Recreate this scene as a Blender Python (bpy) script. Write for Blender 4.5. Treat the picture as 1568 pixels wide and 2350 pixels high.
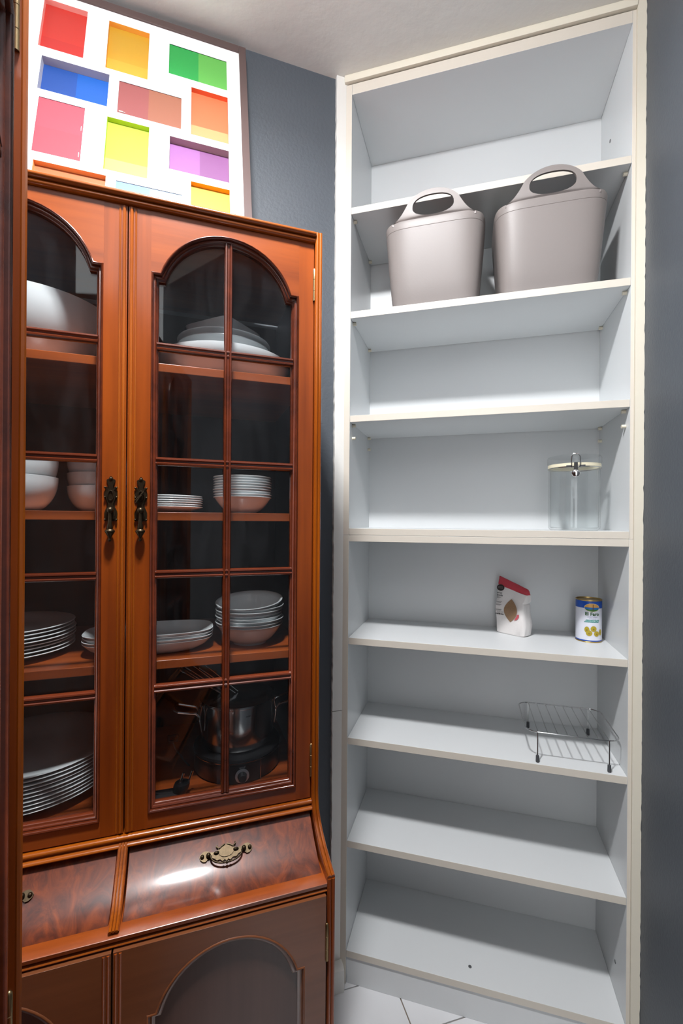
import bpy, bmesh, math, random
from math import sin, cos, pi, radians, sqrt, atan2
from mathutils import Vector, Matrix
from mathutils.geometry import tessellate_polygon

random.seed(7)
SC = bpy.context.scene
COL = SC.collection
for o in list(bpy.data.objects):
    bpy.data.objects.remove(o)

# ------------------------------------------------------------------ camera
EYE = 1.22
cam_d = bpy.data.cameras.new('camera')
cam_d.sensor_fit = 'HORIZONTAL'
cam_d.sensor_width = 36.0
cam_d.lens = 36.0 * 1034.6 / 1568.0
cam_d.shift_y = (1197.2 - 1175.0) / 1568.0
cam_d.clip_start = 0.01
cam = bpy.data.objects.new('camera', cam_d)
cam.matrix_world = Matrix.Translation((0, 0, EYE)) @ Matrix.Rotation(pi / 2, 4, 'X') @ Matrix.Rotation(0.0072, 4, 'Z')
COL.objects.link(cam)
SC.camera = cam

# ------------------------------------------------------------------ world, view
world = bpy.data.worlds.new('world')
SC.world = world
world.use_nodes = True
bg = world.node_tree.nodes['Background']
bg.inputs['Color'].default_value = (0.96, 0.98, 1.0, 1)
bg.inputs['Strength'].default_value = 3.3  # added uniform fill, enters through the open gap behind the camera
SC.view_settings.view_transform = 'Standard'
SC.view_settings.look = 'None'
SC.view_settings.gamma = 1.0
SC.view_settings.exposure = 0.0
SC.view_settings.use_curve_mapping = False
LAMP_STRENGTH = 10.0
LAMP_GLOW = 300.0
LAMP_COLOR = (0.985, 0.985, 1.0)

# ------------------------------------------------------------------ helpers
def lin(c):
    return tuple((v / 255.0 / 12.92 if v / 255.0 <= 0.04045 else ((v / 255.0 + 0.055) / 1.055) ** 2.4) for v in c) + (1.0,)

MATS = {}
def mat(name, rgb=(200, 200, 200), rough=0.5, metal=0.0, spec=0.5, coat=0.0, bump=0.0, bscale=60.0, vary=0.0, vscale=8.0, emit=None):
    if name in MATS:
        return MATS[name]
    m = bpy.data.materials.new(name)
    m.use_nodes = True
    nt = m.node_tree
    b = nt.nodes['Principled BSDF']
    b.inputs['Base Color'].default_value = lin(rgb)
    b.inputs['Roughness'].default_value = rough
    b.inputs['Metallic'].default_value = metal
    b.inputs['Specular IOR Level'].default_value = spec
    b.inputs['Coat Weight'].default_value = coat
    if emit:
        b.inputs['Emission Color'].default_value = emit[0] + (1.0,)
        b.inputs['Emission Strength'].default_value = emit[1]
    if bump > 0 or vary > 0:
        tc = nt.nodes.new('ShaderNodeTexCoord')
    if bump > 0:
        n = nt.nodes.new('ShaderNodeTexNoise'); n.inputs['Scale'].default_value = bscale; n.inputs['Detail'].default_value = 4
        bp = nt.nodes.new('ShaderNodeBump'); bp.inputs['Strength'].default_value = bump; bp.inputs['Distance'].default_value = 0.004
        nt.links.new(tc.outputs['Object'], n.inputs['Vector']); nt.links.new(n.outputs['Fac'], bp.inputs['Height'])
        nt.links.new(bp.outputs['Normal'], b.inputs['Normal'])
    if vary > 0:
        n = nt.nodes.new('ShaderNodeTexNoise'); n.inputs['Scale'].default_value = vscale; n.inputs['Detail'].default_value = 5
        r = nt.nodes.new('ShaderNodeMapRange'); r.inputs['To Min'].default_value = 1 - vary; r.inputs['To Max'].default_value = 1 + vary
        mx = nt.nodes.new('ShaderNodeMix'); mx.data_type = 'RGBA'; mx.blend_type = 'MULTIPLY'; mx.inputs['Factor'].default_value = 1
        mx.inputs['A'].default_value = lin(rgb)
        nt.links.new(tc.outputs['Object'], n.inputs['Vector']); nt.links.new(n.outputs['Fac'], r.inputs['Value'])
        nt.links.new(r.outputs['Result'], mx.inputs['B']); nt.links.new(mx.outputs['Result'], b.inputs['Base Color'])
    MATS[name] = m
    return m

def wood(name, dark, light, axis, rough=0.28, fine=1.0, coat=0.25):
    """grain runs along the given local axis"""
    if name in MATS:
        return MATS[name]
    m = bpy.data.materials.new(name); m.use_nodes = True
    nt = m.node_tree; b = nt.nodes['Principled BSDF']; L = nt.links.new
    tc = nt.nodes.new('ShaderNodeTexCoord'); mp = nt.nodes.new('ShaderNodeMapping')
    s = [55.0 * fine] * 3; s['XYZ'.index(axis)] = 2.6 * fine
    mp.inputs['Scale'].default_value = s
    n1 = nt.nodes.new('ShaderNodeTexNoise'); n1.inputs['Scale'].default_value = 1.0; n1.inputs['Detail'].default_value = 6; n1.inputs['Roughness'].default_value = 0.6
    mp2 = nt.nodes.new('ShaderNodeMapping'); s2 = [9.0] * 3; s2['XYZ'.index(axis)] = 1.6; mp2.inputs['Scale'].default_value = s2
    n2 = nt.nodes.new('ShaderNodeTexNoise'); n2.inputs['Scale'].default_value = 1.0; n2.inputs['Detail'].default_value = 3
    ad = nt.nodes.new('ShaderNodeMath'); ad.operation = 'MULTIPLY_ADD'; ad.inputs[1].default_value = 0.55
    rm = nt.nodes.new('ShaderNodeValToRGB')
    rm.color_ramp.elements[0].position = 0.50; rm.color_ramp.elements[0].color = lin(dark)
    rm.color_ramp.elements[1].position = 1.02; rm.color_ramp.elements[1].color = lin(light)
    L(tc.outputs['Object'], mp.inputs['Vector']); L(mp.outputs['Vector'], n1.inputs['Vector'])
    L(tc.outputs['Object'], mp2.inputs['Vector']); L(mp2.outputs['Vector'], n2.inputs['Vector'])
    L(n1.outputs['Fac'], ad.inputs[0]); L(n2.outputs['Fac'], ad.inputs[2]); L(ad.outputs['Value'], rm.inputs['Fac'])
    L(rm.outputs['Color'], b.inputs['Base Color'])
    b.inputs['Roughness'].default_value = rough
    b.inputs['Coat Weight'].default_value = coat; b.inputs['Coat Roughness'].default_value = 0.22
    bp = nt.nodes.new('ShaderNodeBump'); bp.inputs['Strength'].default_value = 0.06; bp.inputs['Distance'].default_value = 0.002
    L(n1.outputs['Fac'], bp.inputs['Height']); L(bp.outputs['Normal'], b.inputs['Normal'])
    MATS[name] = m
    return m

def burl(name, dark, mid, light):
    m = bpy.data.materials.new(name); m.use_nodes = True
    nt = m.node_tree; b = nt.nodes['Principled BSDF']; L = nt.links.new
    tc = nt.nodes.new('ShaderNodeTexCoord'); mp = nt.nodes.new('ShaderNodeMapping'); mp.inputs['Scale'].default_value = (34, 22, 22)
    n1 = nt.nodes.new('ShaderNodeTexNoise'); n1.inputs['Scale'].default_value = 1; n1.inputs['Detail'].default_value = 8; n1.inputs['Roughness'].default_value = 0.65; n1.inputs['Distortion'].default_value = 1.6
    rm = nt.nodes.new('ShaderNodeValToRGB'); cr = rm.color_ramp
    cr.elements[0].position = 0.34; cr.elements[0].color = lin(dark); cr.elements[1].position = 0.70; cr.elements[1].color = lin(light)
    e = cr.elements.new(0.5); e.color = lin(mid)
    L(tc.outputs['Object'], mp.inputs['Vector']); L(mp.outputs['Vector'], n1.inputs['Vector']); L(n1.outputs['Fac'], rm.inputs['Fac']); L(rm.outputs['Color'], b.inputs['Base Color'])
    b.inputs['Roughness'].default_value = 0.36; b.inputs['Specular IOR Level'].default_value = 0.25; b.inputs['Coat Weight'].default_value = 0.4; b.inputs['Coat Roughness'].default_value = 0.10
    MATS[name] = m
    return m

def glass(name, tint=(235, 240, 240), ior=1.45, haze=0.0, rough=0.02, smear=False):
    m = bpy.data.materials.new(name); m.use_nodes = True
    nt = m.node_tree; L = nt.links.new
    for n in list(nt.nodes): nt.nodes.remove(n)
    out = nt.nodes.new('ShaderNodeOutputMaterial'); tr = nt.nodes.new('ShaderNodeBsdfTransparent'); gl = nt.nodes.new('ShaderNodeBsdfGlossy')
    tr.inputs['Color'].default_value = lin(tint); gl.inputs['Roughness'].default_value = rough
    lw = nt.nodes.new('ShaderNodeLayerWeight'); lw.inputs['Blend'].default_value = 0.5
    pw = nt.nodes.new('ShaderNodeMath'); pw.operation = 'POWER'; pw.inputs[1].default_value = 5.0
    fr = nt.nodes.new('ShaderNodeMath'); fr.operation = 'MULTIPLY_ADD'; r0 = ((ior - 1) / (ior + 1)) ** 2; fr.inputs[1].default_value = 1 - r0; fr.inputs[2].default_value = r0
    L(lw.outputs['Facing'], pw.inputs[0]); L(pw.outputs[0], fr.inputs[0])
    mx = nt.nodes.new('ShaderNodeMixShader'); L(fr.outputs[0], mx.inputs['Fac']); L(tr.outputs['BSDF'], mx.inputs[1]); L(gl.outputs['BSDF'], mx.inputs[2])
    last = mx
    if haze > 0:
        df = nt.nodes.new('ShaderNodeBsdfDiffuse'); df.inputs['Color'].default_value = (0.8, 0.84, 0.9, 1)
        m2 = nt.nodes.new('ShaderNodeMixShader'); m2.inputs['Fac'].default_value = haze
        if smear:  # greasy wipe marks on the glass
            tc = nt.nodes.new('ShaderNodeTexCoord'); mp = nt.nodes.new('ShaderNodeMapping'); mp.inputs['Rotation'].default_value = (0, 0.6, 0); mp.inputs['Scale'].default_value = (26, 5, 7)
            n = nt.nodes.new('ShaderNodeTexNoise'); n.inputs['Scale'].default_value = 1; n.inputs['Detail'].default_value = 5; n.inputs['Distortion'].default_value = 1.2
            r = nt.nodes.new('ShaderNodeMapRange'); r.inputs['From Min'].default_value = 0.42; r.inputs['From Max'].default_value = 0.8; r.inputs['To Min'].default_value = haze * 0.25; r.inputs['To Max'].default_value = haze * 2.6
            L(tc.outputs['Object'], mp.inputs['Vector']); L(mp.outputs['Vector'], n.inputs['Vector']); L(n.outputs['Fac'], r.inputs['Value']); L(r.outputs['Result'], m2.inputs['Fac'])
        L(mx.outputs['Shader'], m2.inputs[1]); L(df.outputs['BSDF'], m2.inputs[2]); last = m2
    L(last.outputs['Shader'], out.inputs['Surface'])
    MATS[name] = m
    return m

class MB:
    def __init__(s):
        s.v = []; s.f = []; s.m = []
    def add(s, vs, fs, mi=0):
        o = len(s.v); s.v += [tuple(p) for p in vs]
        for f in fs:
            s.f.append(tuple(i + o for i in f)); s.m.append(mi)
        return s
    def box(s, x0, x1, y0, y1, z0, z1, mi=0, front=None):
        vs = [(x0, y0, z0), (x1, y0, z0), (x1, y1, z0), (x0, y1, z0), (x0, y0, z1), (x1, y0, z1), (x1, y1, z1), (x0, y1, z1)]
        fs = [(0, 3, 2, 1), (4, 5, 6, 7), (1, 2, 6, 5), (2, 3, 7, 6), (3, 0, 4, 7)]
        s.add(vs, fs, mi); o = len(s.v) - 8
        s.f.append((o, o + 1, o + 5, o + 4)); s.m.append(mi if front is None else front)
        return s
    def prism(s, poly, fn, t0, t1, mi=0, hole=None):
        """poly (and hole) in 2D, extruded between t0 and t1; fn(a,b,t)->xyz"""
        loops = [poly] + ([hole] if hole else [])
        flat = [p for l in loops for p in l]
        tris = tessellate_polygon([[Vector((a, b, 0)) for a, b in l] for l in loops])
        n = len(flat)
        vs = [fn(a, b, t0) for a, b in flat] + [fn(a, b, t1) for a, b in flat]
        fs = [tuple(t) for t in tris] + [tuple(i + n for i in reversed(t)) for t in tris]
        o = 0
        for l in loops:
            k = len(l)
            for i in range(k):
                j = (i + 1) % k
                fs.append((o + i, o + j, o + j + n, o + i + n))
            o += k
        return s.add(vs, fs, mi)
    def lathe(s, prof, seg=32, c=(0, 0, 0), mi=0, fn=None, closed=False):
        """prof [(r,z)]; rings; caps where r==0"""
        vs = []; fs = []; rings = []
        for r, z in prof:
            if r < 1e-6:
                rings.append([len(vs)]); vs.append((c[0], c[1], c[2] + z))
            else:
                rings.append(list(range(len(vs), len(vs) + seg)))
                vs += [(c[0] + r * cos(2 * pi * i / seg), c[1] + r * sin(2 * pi * i / seg), c[2] + z) for i in range(seg)]
        pairs = list(zip(rings, rings[1:])) + ([(rings[-1], rings[0])] if closed else [])
        for a, b in pairs:
            for i in range(seg):
                j = (i + 1) % seg
                if len(a) == 1 and len(b) == 1: continue
                if len(a) == 1: fs.append((a[0], b[j], b[i]))
                elif len(b) == 1: fs.append((a[i], a[j], b[0]))
                else: fs.append((a[i], a[j], b[j], b[i]))
        if fn: vs = [fn(Vector(p)) for p in vs]
        return s.add(vs, fs, mi)
    def tube(s, path, r, seg=8, closed=False, mi=0):
        P = [Vector(p) for p in path]; n = len(P); R = r if isinstance(r, (list, tuple)) else [r] * n
        vs = []; up = None
        for i in range(n):
            a = P[i - 1] if (i > 0 or closed) else P[i]; b = P[(i + 1) % n] if (i < n - 1 or closed) else P[i]
            t = (b - a).normalized()
            if up is None:
                up = Vector((0, 0, 1)) if abs(t.z) < 0.9 else Vector((1, 0, 0))
            e1 = (up - t * up.dot(t)).normalized(); up = e1; e2 = t.cross(e1)
            vs += [P[i] + (e1 * cos(2 * pi * k / seg) + e2 * sin(2 * pi * k / seg)) * R[i] for k in range(seg)]
        fs = []
        for i in range(n if closed else n - 1):
            for k in range(seg):
                j = (i + 1) % n; l = (k + 1) % seg
                fs.append((i * seg + k, i * seg + l, j * seg + l, j * seg + k))
        if not closed:
            fs.append(tuple(range(seg - 1, -1, -1))); fs.append(tuple(range((n - 1) * seg, n * seg)))
        return s.add(vs, fs, mi)
    def ball(s, c, r, seg=12, sc=(1, 1, 1), mi=0):
        k = seg // 2
        prof = [(0, -r)] + [(r * cos(-pi / 2 + pi * i / k), r * sin(-pi / 2 + pi * i / k)) for i in range(1, k)] + [(0, r)]
        return s.lathe(prof, seg, (0, 0, 0), mi, fn=lambda p: Vector((c[0] + p.x * sc[0], c[1] + p.y * sc[1], c[2] + p.z * sc[2])))
    def xform(s, fn):
        s.v = [tuple(fn(Vector(p))) for p in s.v]; return s
    def mesh(s, name, mats, angle=38, fix=True):
        me = bpy.data.meshes.new(name)
        me.from_pydata(s.v, [], s.f)
        for m in (mats if isinstance(mats, (list, tuple)) else [mats]):
            me.materials.append(m)
        me.polygons.foreach_set('material_index', s.m)
        if fix:
            bm = bmesh.new(); bm.from_mesh(me); bmesh.ops.recalc_face_normals(bm, faces=bm.faces); bm.to_mesh(me); bm.free()
        me.polygons.foreach_set('use_smooth', [True] * len(me.polygons))
        me.set_sharp_from_angle(angle=radians(angle))
        me.update()
        return me
    def build(s, name, mats, parent=None, bevel=0.0, angle=38, fix=True):
        return link(name, s.mesh(name, mats, angle, fix), parent, bevel)

def link(name, me, parent=None, bevel=0.0):
    o = bpy.data.objects.new(name, me); COL.objects.link(o)
    if parent is not None: o.parent = parent
    if bevel > 0:
        b = o.modifiers.new('bevel', 'BEVEL'); b.width = bevel; b.segments = 2; b.limit_method = 'ANGLE'; b.angle_limit = radians(40)
    return o

def tag(o, label, cat, group=None):
    o['label'] = label; o['category'] = cat
    if group: o['group'] = group
    return o

def struct(o, label=None, cat=None):
    o['kind'] = 'structure'
    if label: o['label'] = label
    if cat: o['category'] = cat
    return o

def thing(name, label, cat, loc=(0, 0, 0), rz=0.0, group=None):
    o = bpy.data.objects.new(name, None); COL.objects.link(o)
    o.empty_display_size = 0.05
    o.location = loc; o.rotation_euler = (0, 0, rz)
    return tag(o, label, cat, group)

def text_flat(s, size, bold=0.0):
    cu = bpy.data.curves.new('t', 'FONT'); cu.body = s; cu.size = size; cu.align_x = 'CENTER'; cu.align_y = 'CENTER'; cu.resolution_u = 3; cu.offset = bold
    ob = bpy.data.objects.new('t', cu); COL.objects.link(ob)
    dg = bpy.context.evaluated_depsgraph_get()
    me = bpy.data.meshes.new_from_object(ob.evaluated_get(dg))
    vs = [(v.co.x, v.co.y) for v in me.vertices]; fs = [tuple(p.vertices) for p in me.polygons]
    bpy.data.objects.remove(ob); bpy.data.curves.remove(cu); bpy.data.meshes.remove(me)
    return vs, fs

def ellipse(cx, cy, a, b, n=24):
    return [(cx + a * cos(2 * pi * i / n), cy + b * sin(2 * pi * i / n)) for i in range(n)]

ORD = ['top', 'second', 'third', 'fourth', 'fifth', 'sixth', 'seventh', 'eighth', 'ninth', 'tenth']

# frames of reference: cabinet along the grey wall, shelving across the corner
YC = 0.3226
CU = Vector((cos(YC), sin(YC), 0)); CV = Vector((-sin(YC), cos(YC), 0))
CO = Vector((-0.0392, 0.80, 0)) - 0.312 * CU
YB = -0.2742
BU = Vector((cos(YB), sin(YB), 0)); BV = Vector((-sin(YB), cos(YB), 0))
BO = Vector((0.02, 1.19, 0))
def C(x, v, z=0): return CO + CU * x + CV * v + Vector((0, 0, z))
def B(u, v, z=0): return BO + BU * u + BV * v + Vector((0, 0, z))
CEIL = 2.395

# ------------------------------------------------------------------ materials
M_GREY = mat('grey_wall_paint', (72, 78, 85), 0.55, bump=0.25, bscale=140, vary=0.04, vscale=3)
M_WALLW = mat('white_wall_paint', (205, 205, 203), 0.6, bump=0.2, bscale=90)
M_CEIL = mat('ceiling_plaster', (222, 222, 218), 0.75, bump=0.3, bscale=30, vary=0.03, vscale=6)
M_TRIM = mat('cream_gloss_paint', (214, 208, 192), 0.35, bump=0.08, bscale=60, vary=0.03, vscale=12)
M_TRIMW = mat('white_gloss_paint', (222, 221, 216), 0.4, bump=0.08, bscale=60)
M_LAM = mat('white_laminate', (213, 216, 217), 0.38, vary=0.015, vscale=5)
M_EDGE = mat('cream_edge_band', (206, 199, 187), 0.45, vary=0.03, vscale=20)
M_TILE = mat('white_floor_tile', (214, 215, 217), 0.3, vary=0.05, vscale=9)
M_GROUT = mat('brown_grout', (122, 108, 92), 0.8)
W_V = wood('cherry_wood_upright', (92, 34, 4), (154, 72, 14), 'Z')
W_H = wood('cherry_wood_level', (100, 39, 8), (160, 78, 24), 'X')
W_BEAD = wood('cherry_bead', (94, 38, 4), (172, 88, 14), 'Z', rough=0.22)
W_BEADH = wood('cherry_bead_level', (98, 40, 4), (174, 90, 14), 'X', rough=0.22)
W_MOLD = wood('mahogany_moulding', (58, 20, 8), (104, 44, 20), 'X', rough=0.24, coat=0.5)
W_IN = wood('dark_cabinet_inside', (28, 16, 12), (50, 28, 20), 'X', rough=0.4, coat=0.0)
W_SHELF = wood('cabinet_shelf_wood', (112, 46, 14), (170, 84, 34), 'X', rough=0.32)
W_LOWER = wood('brown_door_veneer', (92, 50, 26), (128, 76, 46), 'X', rough=0.3, coat=0.3)
W_PANEL = wood('dark_panel_veneer', (66, 44, 36), (92, 64, 54), 'Z', rough=0.34, coat=0.3)
BURL = burl('burl_veneer', (64, 22, 9), (92, 38, 13), (126, 56, 18))
M_BRONZE = mat('antique_bronze', (62, 52, 38), 0.42, metal=0.9, vary=0.6, vscale=260)
M_BRASSH = mat('dull_brass_hinge', (150, 128, 92), 0.35, metal=1.0)
M_CER = mat('white_porcelain', (226, 231, 233), 0.16, coat=0.2)
M_STEEL = mat('stainless_steel', (190, 190, 190), 0.16, metal=1.0)
M_CHROME = mat('chrome_wire', (205, 205, 205), 0.12, metal=1.0)
M_BLACK = mat('black_plastic', (22, 22, 24), 0.4)
M_DGREY = mat('dark_grey_rubber', (66, 68, 72), 0.6)
M_TUB = mat('taupe_plastic', (128, 121, 118), 0.45, bump=0.03, bscale=220)
M_WHITEP = mat('white_paper', (224, 222, 220), 0.6)
M_PEG = mat('cream_plastic_peg', (216, 209, 190), 0.4)
M_SCREW = mat('zinc_screw', (120, 122, 124), 0.4, metal=0.6)
G_DOOR = glass('door_glass', (247, 248, 248), 1.40, haze=0.0022, smear=True)
G_JAR = glass('jar_glass', (251, 252, 252), 1.45, haze=0.008, rough=0.03)
G_BAG = glass('clear_plastic', (225, 230, 235), 1.7, haze=0.12, rough=0.08)

# ------------------------------------------------------------------ the room
# floor: slab with single tiles laid in offset columns
room = [C(-0.80, 0.372), C(0.4836, 0.372), B(-0.02, 0.26), B(0.70, 0.26), B(0.679, -2.35), Vector((-0.95, -1.35, 0))]
fl = [(-1.5, -1.6), (1.6, -1.6), (1.6, 1.7), (-1.5, 1.7)]
mb = MB().prism(fl, lambda a, b, t: (a, b, t), -0.06, -0.0035)
floor = struct(mb.build('floor', M_GROUT), 'white stone floor tiles with brown grout joints', 'floor')
ta = radians(16); T1 = Vector((cos(ta), sin(ta), 0)); T2 = Vector((-sin(ta), cos(ta), 0))
TS = 0.30
tile_me = MB().box(0.0016, TS - 0.0016, 0.0016, TS - 0.0016, -0.010, 0.0).mesh('tile', M_TILE)
offs = {}
for i in range(-4, 4):
    off = 1.125 if i % 2 else 0.983
    for j in range(-7, 2):
        p = T1 * (0.472 + i * TS) + T2 * (off + j * TS)
        c = p + T1 * TS / 2 + T2 * TS / 2
        if not (-1.1 < c.x < 1.3 and -1.3 < c.y < 1.55): continue
        t = link('tile', tile_me, floor); t.location = p; t.rotation_euler = (0, 0, ta)

def wall(name, p, q, z0, z1, thick, m, label):
    """wall from p to q; thickness goes away from the room (to the left of p->q)"""
    d = (q - p).normalized(); n = Vector((-d.y, d.x, 0)) * thick
    a = [p, q, q + n, p + n]
    mb = MB().add([(v.x, v.y, z) for z in (z0, z1) for v in a], [(0, 1, 2, 3), (4, 5, 6, 7), (0, 1, 5, 4), (1, 2, 6, 5), (2, 3, 7, 6), (3, 0, 4, 7)])
    return struct(mb.build(name, m), label, 'wall')
YT = 2.112     # second cabinet's turn
TU = Vector((cos(YT), sin(YT), 0)); TV = Vector((-sin(YT), cos(YT), 0))
TO = Vector((-0.2740, 0.372, 0)) - 0.2985 * TU
def T(x, v, z=0): return TO + TU * x + TV * v + Vector((0, 0, z))
wall('wall_left', C(-0.62, 0.372), C(0.497, 0.372), 0, CEIL, 0.08, M_GREY, 'dark grey painted wall behind the glazed cabinet')
wall('wall_side', T(-0.33, 0.40), T(0.62, 0.40), 0, CEIL, 0.08, M_GREY, 'dark grey wall behind the nearer cabinet')  # cut short, leaving an unseen opening that lets the world fill in
wall('wall_niche', B(-0.03, 0.262), B(0.76, 0.262), 0, CEIL, 0.06, M_WALLW, 'white wall behind the built-in shelving')
wall('wall_right', B(0.6775, 0.02), B(0.6775, -1.95), 0, CEIL, 0.08, M_GREY, 'dark grey painted wall right of the white shelving')
mb = MB().prism([(-1.3, -0.40), (-0.30, -0.40), (0.16, -0.86), (1.2, -0.86), (1.2, 1.7), (-1.3, 1.7)], lambda a, b, t: (a, b, t), CEIL, CEIL + 0.08)
struct(mb.build('ceiling', M_CEIL), 'off-white rough plaster ceiling', 'ceiling')

# ------------------------------------------------------------------ trims round the shelving
def wavy_strip(name, fn, a0, a1, z0, z1, t, m, wav0=0.0, wav1=0.0, seed=1):
    rnd = random.Random(seed); n = max(2, int((z1 - z0) / 0.012))
    zs = [z0 + (z1 - z0) * i / n for i in range(n + 1)]
    l = [(a0 + (rnd.uniform(-1, 1) * wav0), z) for z in zs]; r = [(a1 + rnd.uniform(-1, 1) * wav1, z) for z in zs]
    vs = [fn(a, 0, z) for a, z in l] + [fn(a, 0, z) for a, z in r] + [fn(a, t, z) for a, z in l] + [fn(a, t, z) for a, z in r]
    k = n + 1; fs = []
    for i in range(n):
        fs += [(i, k + i, k + i + 1, i + 1), (2 * k + i, 2 * k + i + 1, 3 * k + i + 1, 3 * k + i), (i, i + 1, 2 * k + i + 1, 2 * k + i), (k + i, 3 * k + i, 3 * k + i + 1, k + i + 1)]
    fs += [(0, 2 * k, 3 * k, k), (n, k + n, 3 * k + n, 2 * k + n)]
    return MB().add(vs, fs).build(name, m)
t1 = wavy_strip('trim_1', lambda a, t, z: C(a, 0.360 + t, z), 0.4525, 0.4845, 0.721, CEIL, 0.0115, M_TRIMW, 0.0009, 0, 3)
struct(t1, 'white painted strip in the corner between grey wall and shelving, upper length', 'trim')
t1b = wavy_strip('trim_2', lambda a, t, z: C(a, 0.3603 + t, z), 0.4525, 0.4845, 0.0, 0.719, 0.0115, M_TRIMW, 0.0009, 0, 4)
struct(t1b, 'white painted strip in the corner between grey wall and shelving, lower length', 'trim')
mb = MB().prism([(0.332, 0.0), (0.3598, 0.0), (0.3598, 0.062), (0.343, 0.062), (0.334, 0.056)], lambda a, b, t: C(t, a, b), 0.4525, 0.4815)
struct(mb.build('baseboard_left', M_TRIMW, bevel=0.001), 'short white skirting block at the foot of the corner strip', 'baseboard')
t2 = wavy_strip('trim_3', lambda a, t, z: B(a, -0.006 + t, z), 0.6595, 0.6775, 0.0, CEIL, 0.012, M_TRIM, 0, 0.0011, 5)
struct(t2, 'yellowed cream trim strip between the shelving and the right grey wall', 'trim')
mb = MB().prism([(-0.008, 2.3765), (0.01, 2.3765), (0.01, CEIL), (-0.008, CEIL), (-0.010, 2.386)], lambda a, b, t: B(t, a, b), -0.0185, 0.6593)
struct(mb.build('trim_4', M_TRIM, bevel=0.0008), 'cream trim along the ceiling above the shelving', 'trim')

# ------------------------------------------------------------------ white shelving
W = 0.6514; D = 0.2492; TP = 0.0165
def unit(label, z0, z1):
    r = thing('shelving_unit', label, 'shelving', B(0, 0, z0), YB, 'stacked white shelving units in the corner')
    return r
def lam(name, r, x0, x1, y0, y1, z0, z1, zb, front=True):
    return MB().box(x0, x1, y0, y1, z0 - zb, z1 - zb, 0, 1 if front else 0).build(name, [M_LAM, M_EDGE], r, bevel=0.0006)
ZS = {'top': (2.347, 2.3745), 's1': (2.032, 2.0495), 's2': (1.757, 1.7748), 's3': (1.483, 1.5002), 'd1': (1.1855, 1.2024), 'd0': (1.168, 1.1851),
      's5': (0.8965, 0.914), 's6': (0.6325, 0.650), 's7': (0.3605, 0.378), 's8': (0.0715, 0.089)}
ub = 1.1855
up = unit('upper half of the white shelving, holding tubs and a glass canister', ub, 2.3745)
lo = unit('lower half of the white shelving, holding a paper bag, can and wire rack', 0.0, 1.1851)
for r, a, b, zb in ((up, ub, 2.3745, ub), (lo, 0.0, 1.1851, 0.0)):
    lam('side_panel', r, -TP, -0.0002, 0, D, a, b, zb); lam('side_panel', r, W + 0.0002, W + 0.0080, 0, D, a, b, zb)
    lam('back_panel', r, -TP, W + 0.0080, D + 0.0002, D + 0.006, a, b, zb, False)
lam('top_panel', up, 0, W, 0, D, *ZS['top'], ub)
for k in ('s1', 's2', 's3'): lam('shelf', up, 0, W, 0.001, D - 0.001, *ZS[k], ub)
lam('bottom_panel', up, 0, W, 0, D, *ZS['d1'], ub)
lam('top_panel', lo, 0, W, 0, D, *ZS['d0'], 0)
for k in ('s5', 's6', 's7'): lam('shelf', lo, 0, W, 0.001, D - 0.001, *ZS[k], 0)
lam('bottom_panel', lo, 0, W, 0, D, *ZS['s8'], 0)
lam('plinth', lo, 0, W, 0.004, 0.020, 0.0, 0.0713, 0, False)
peg_me = MB().lathe([(0, 0), (0.0042, 0), (0.0042, 0.009), (0, 0.009)], 12, fn=lambda p: Vector((p.z, p.x, p.y))).mesh('shelf_peg', M_PEG)
pegs = [(z - 0.0045, v) for k in ('s1', 's2', 's3') for z in (ZS[k][0],) for v in (0.028, 0.222)] + [(1.4445, 0.028), (1.4445, 0.222)]
for z, v in pegs:
    for u, sgn in ((0.0, 0), (W, pi)):
        p = link('shelf_peg', peg_me, up); p.location = (u, v, z - ub); p.rotation_euler = (0, 0, sgn)
scr = MB().lathe([(0, 0), (0.0042, 0), (0.0042, 0.0008), (0.003, 0.0012), (0, 0.0006)], 14).mesh('screw', M_SCREW)
for (u, v, z), rot, r, zb in (((W, 0.165, 2.215), (0, -pi / 2, 0), up, ub), ((W, 0.150, 2.150), (0, -pi / 2, 0), up, ub), ((0.315, 0.045, 0.089), (0, 0, 0), lo, 0), ((W, 0.075, 0.165), (0, -pi / 2, 0), lo, 0)):
    s_ = link('screw', scr, r); s_.location = (u, v, z - zb); s_.rotation_euler = rot

# ------------------------------------------------------------------ glazed cabinets
def outline(x0, x1, zb, zs, ins, rise, n=22):
    """arched opening: rectangle below, small shoulders, round arch above (counter-clockwise seen from the front)"""
    cx = (x0 + x1) / 2; h = (x1 - x0) / 2 - ins
    R = (h * h + rise * rise) / (2 * rise); zc = zs + rise - R; a = math.asin(min(1, h / R))
    if zc > zs: a = pi - a
    pts = [(x0, zb), (x1, zb), (x1, zs)]
    pts += [(cx + R * sin(a - 2 * a * i / n), zc + R * cos(a - 2 * a * i / n)) for i in range(n + 1)]
    pts += [(x0, zs)]
    return pts
def offset(pts, d):
    n = len(pts); out = []
    for i in range(n):
        p0, p1, p2 = Vector(pts[i - 1]), Vector(pts[i]), Vector(pts[(i + 1) % n])
        n1 = (p1 - p0).normalized(); n1 = Vector((-n1.y, n1.x)); n2 = (p2 - p1).normalized(); n2 = Vector((-n2.y, n2.x))
        k = 1 + n1.dot(n2)
        m = (n1 + n2) / max(k, 0.35)
        out.append((p1.x + m.x * d, p1.y + m.y * d))
    return out
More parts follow.
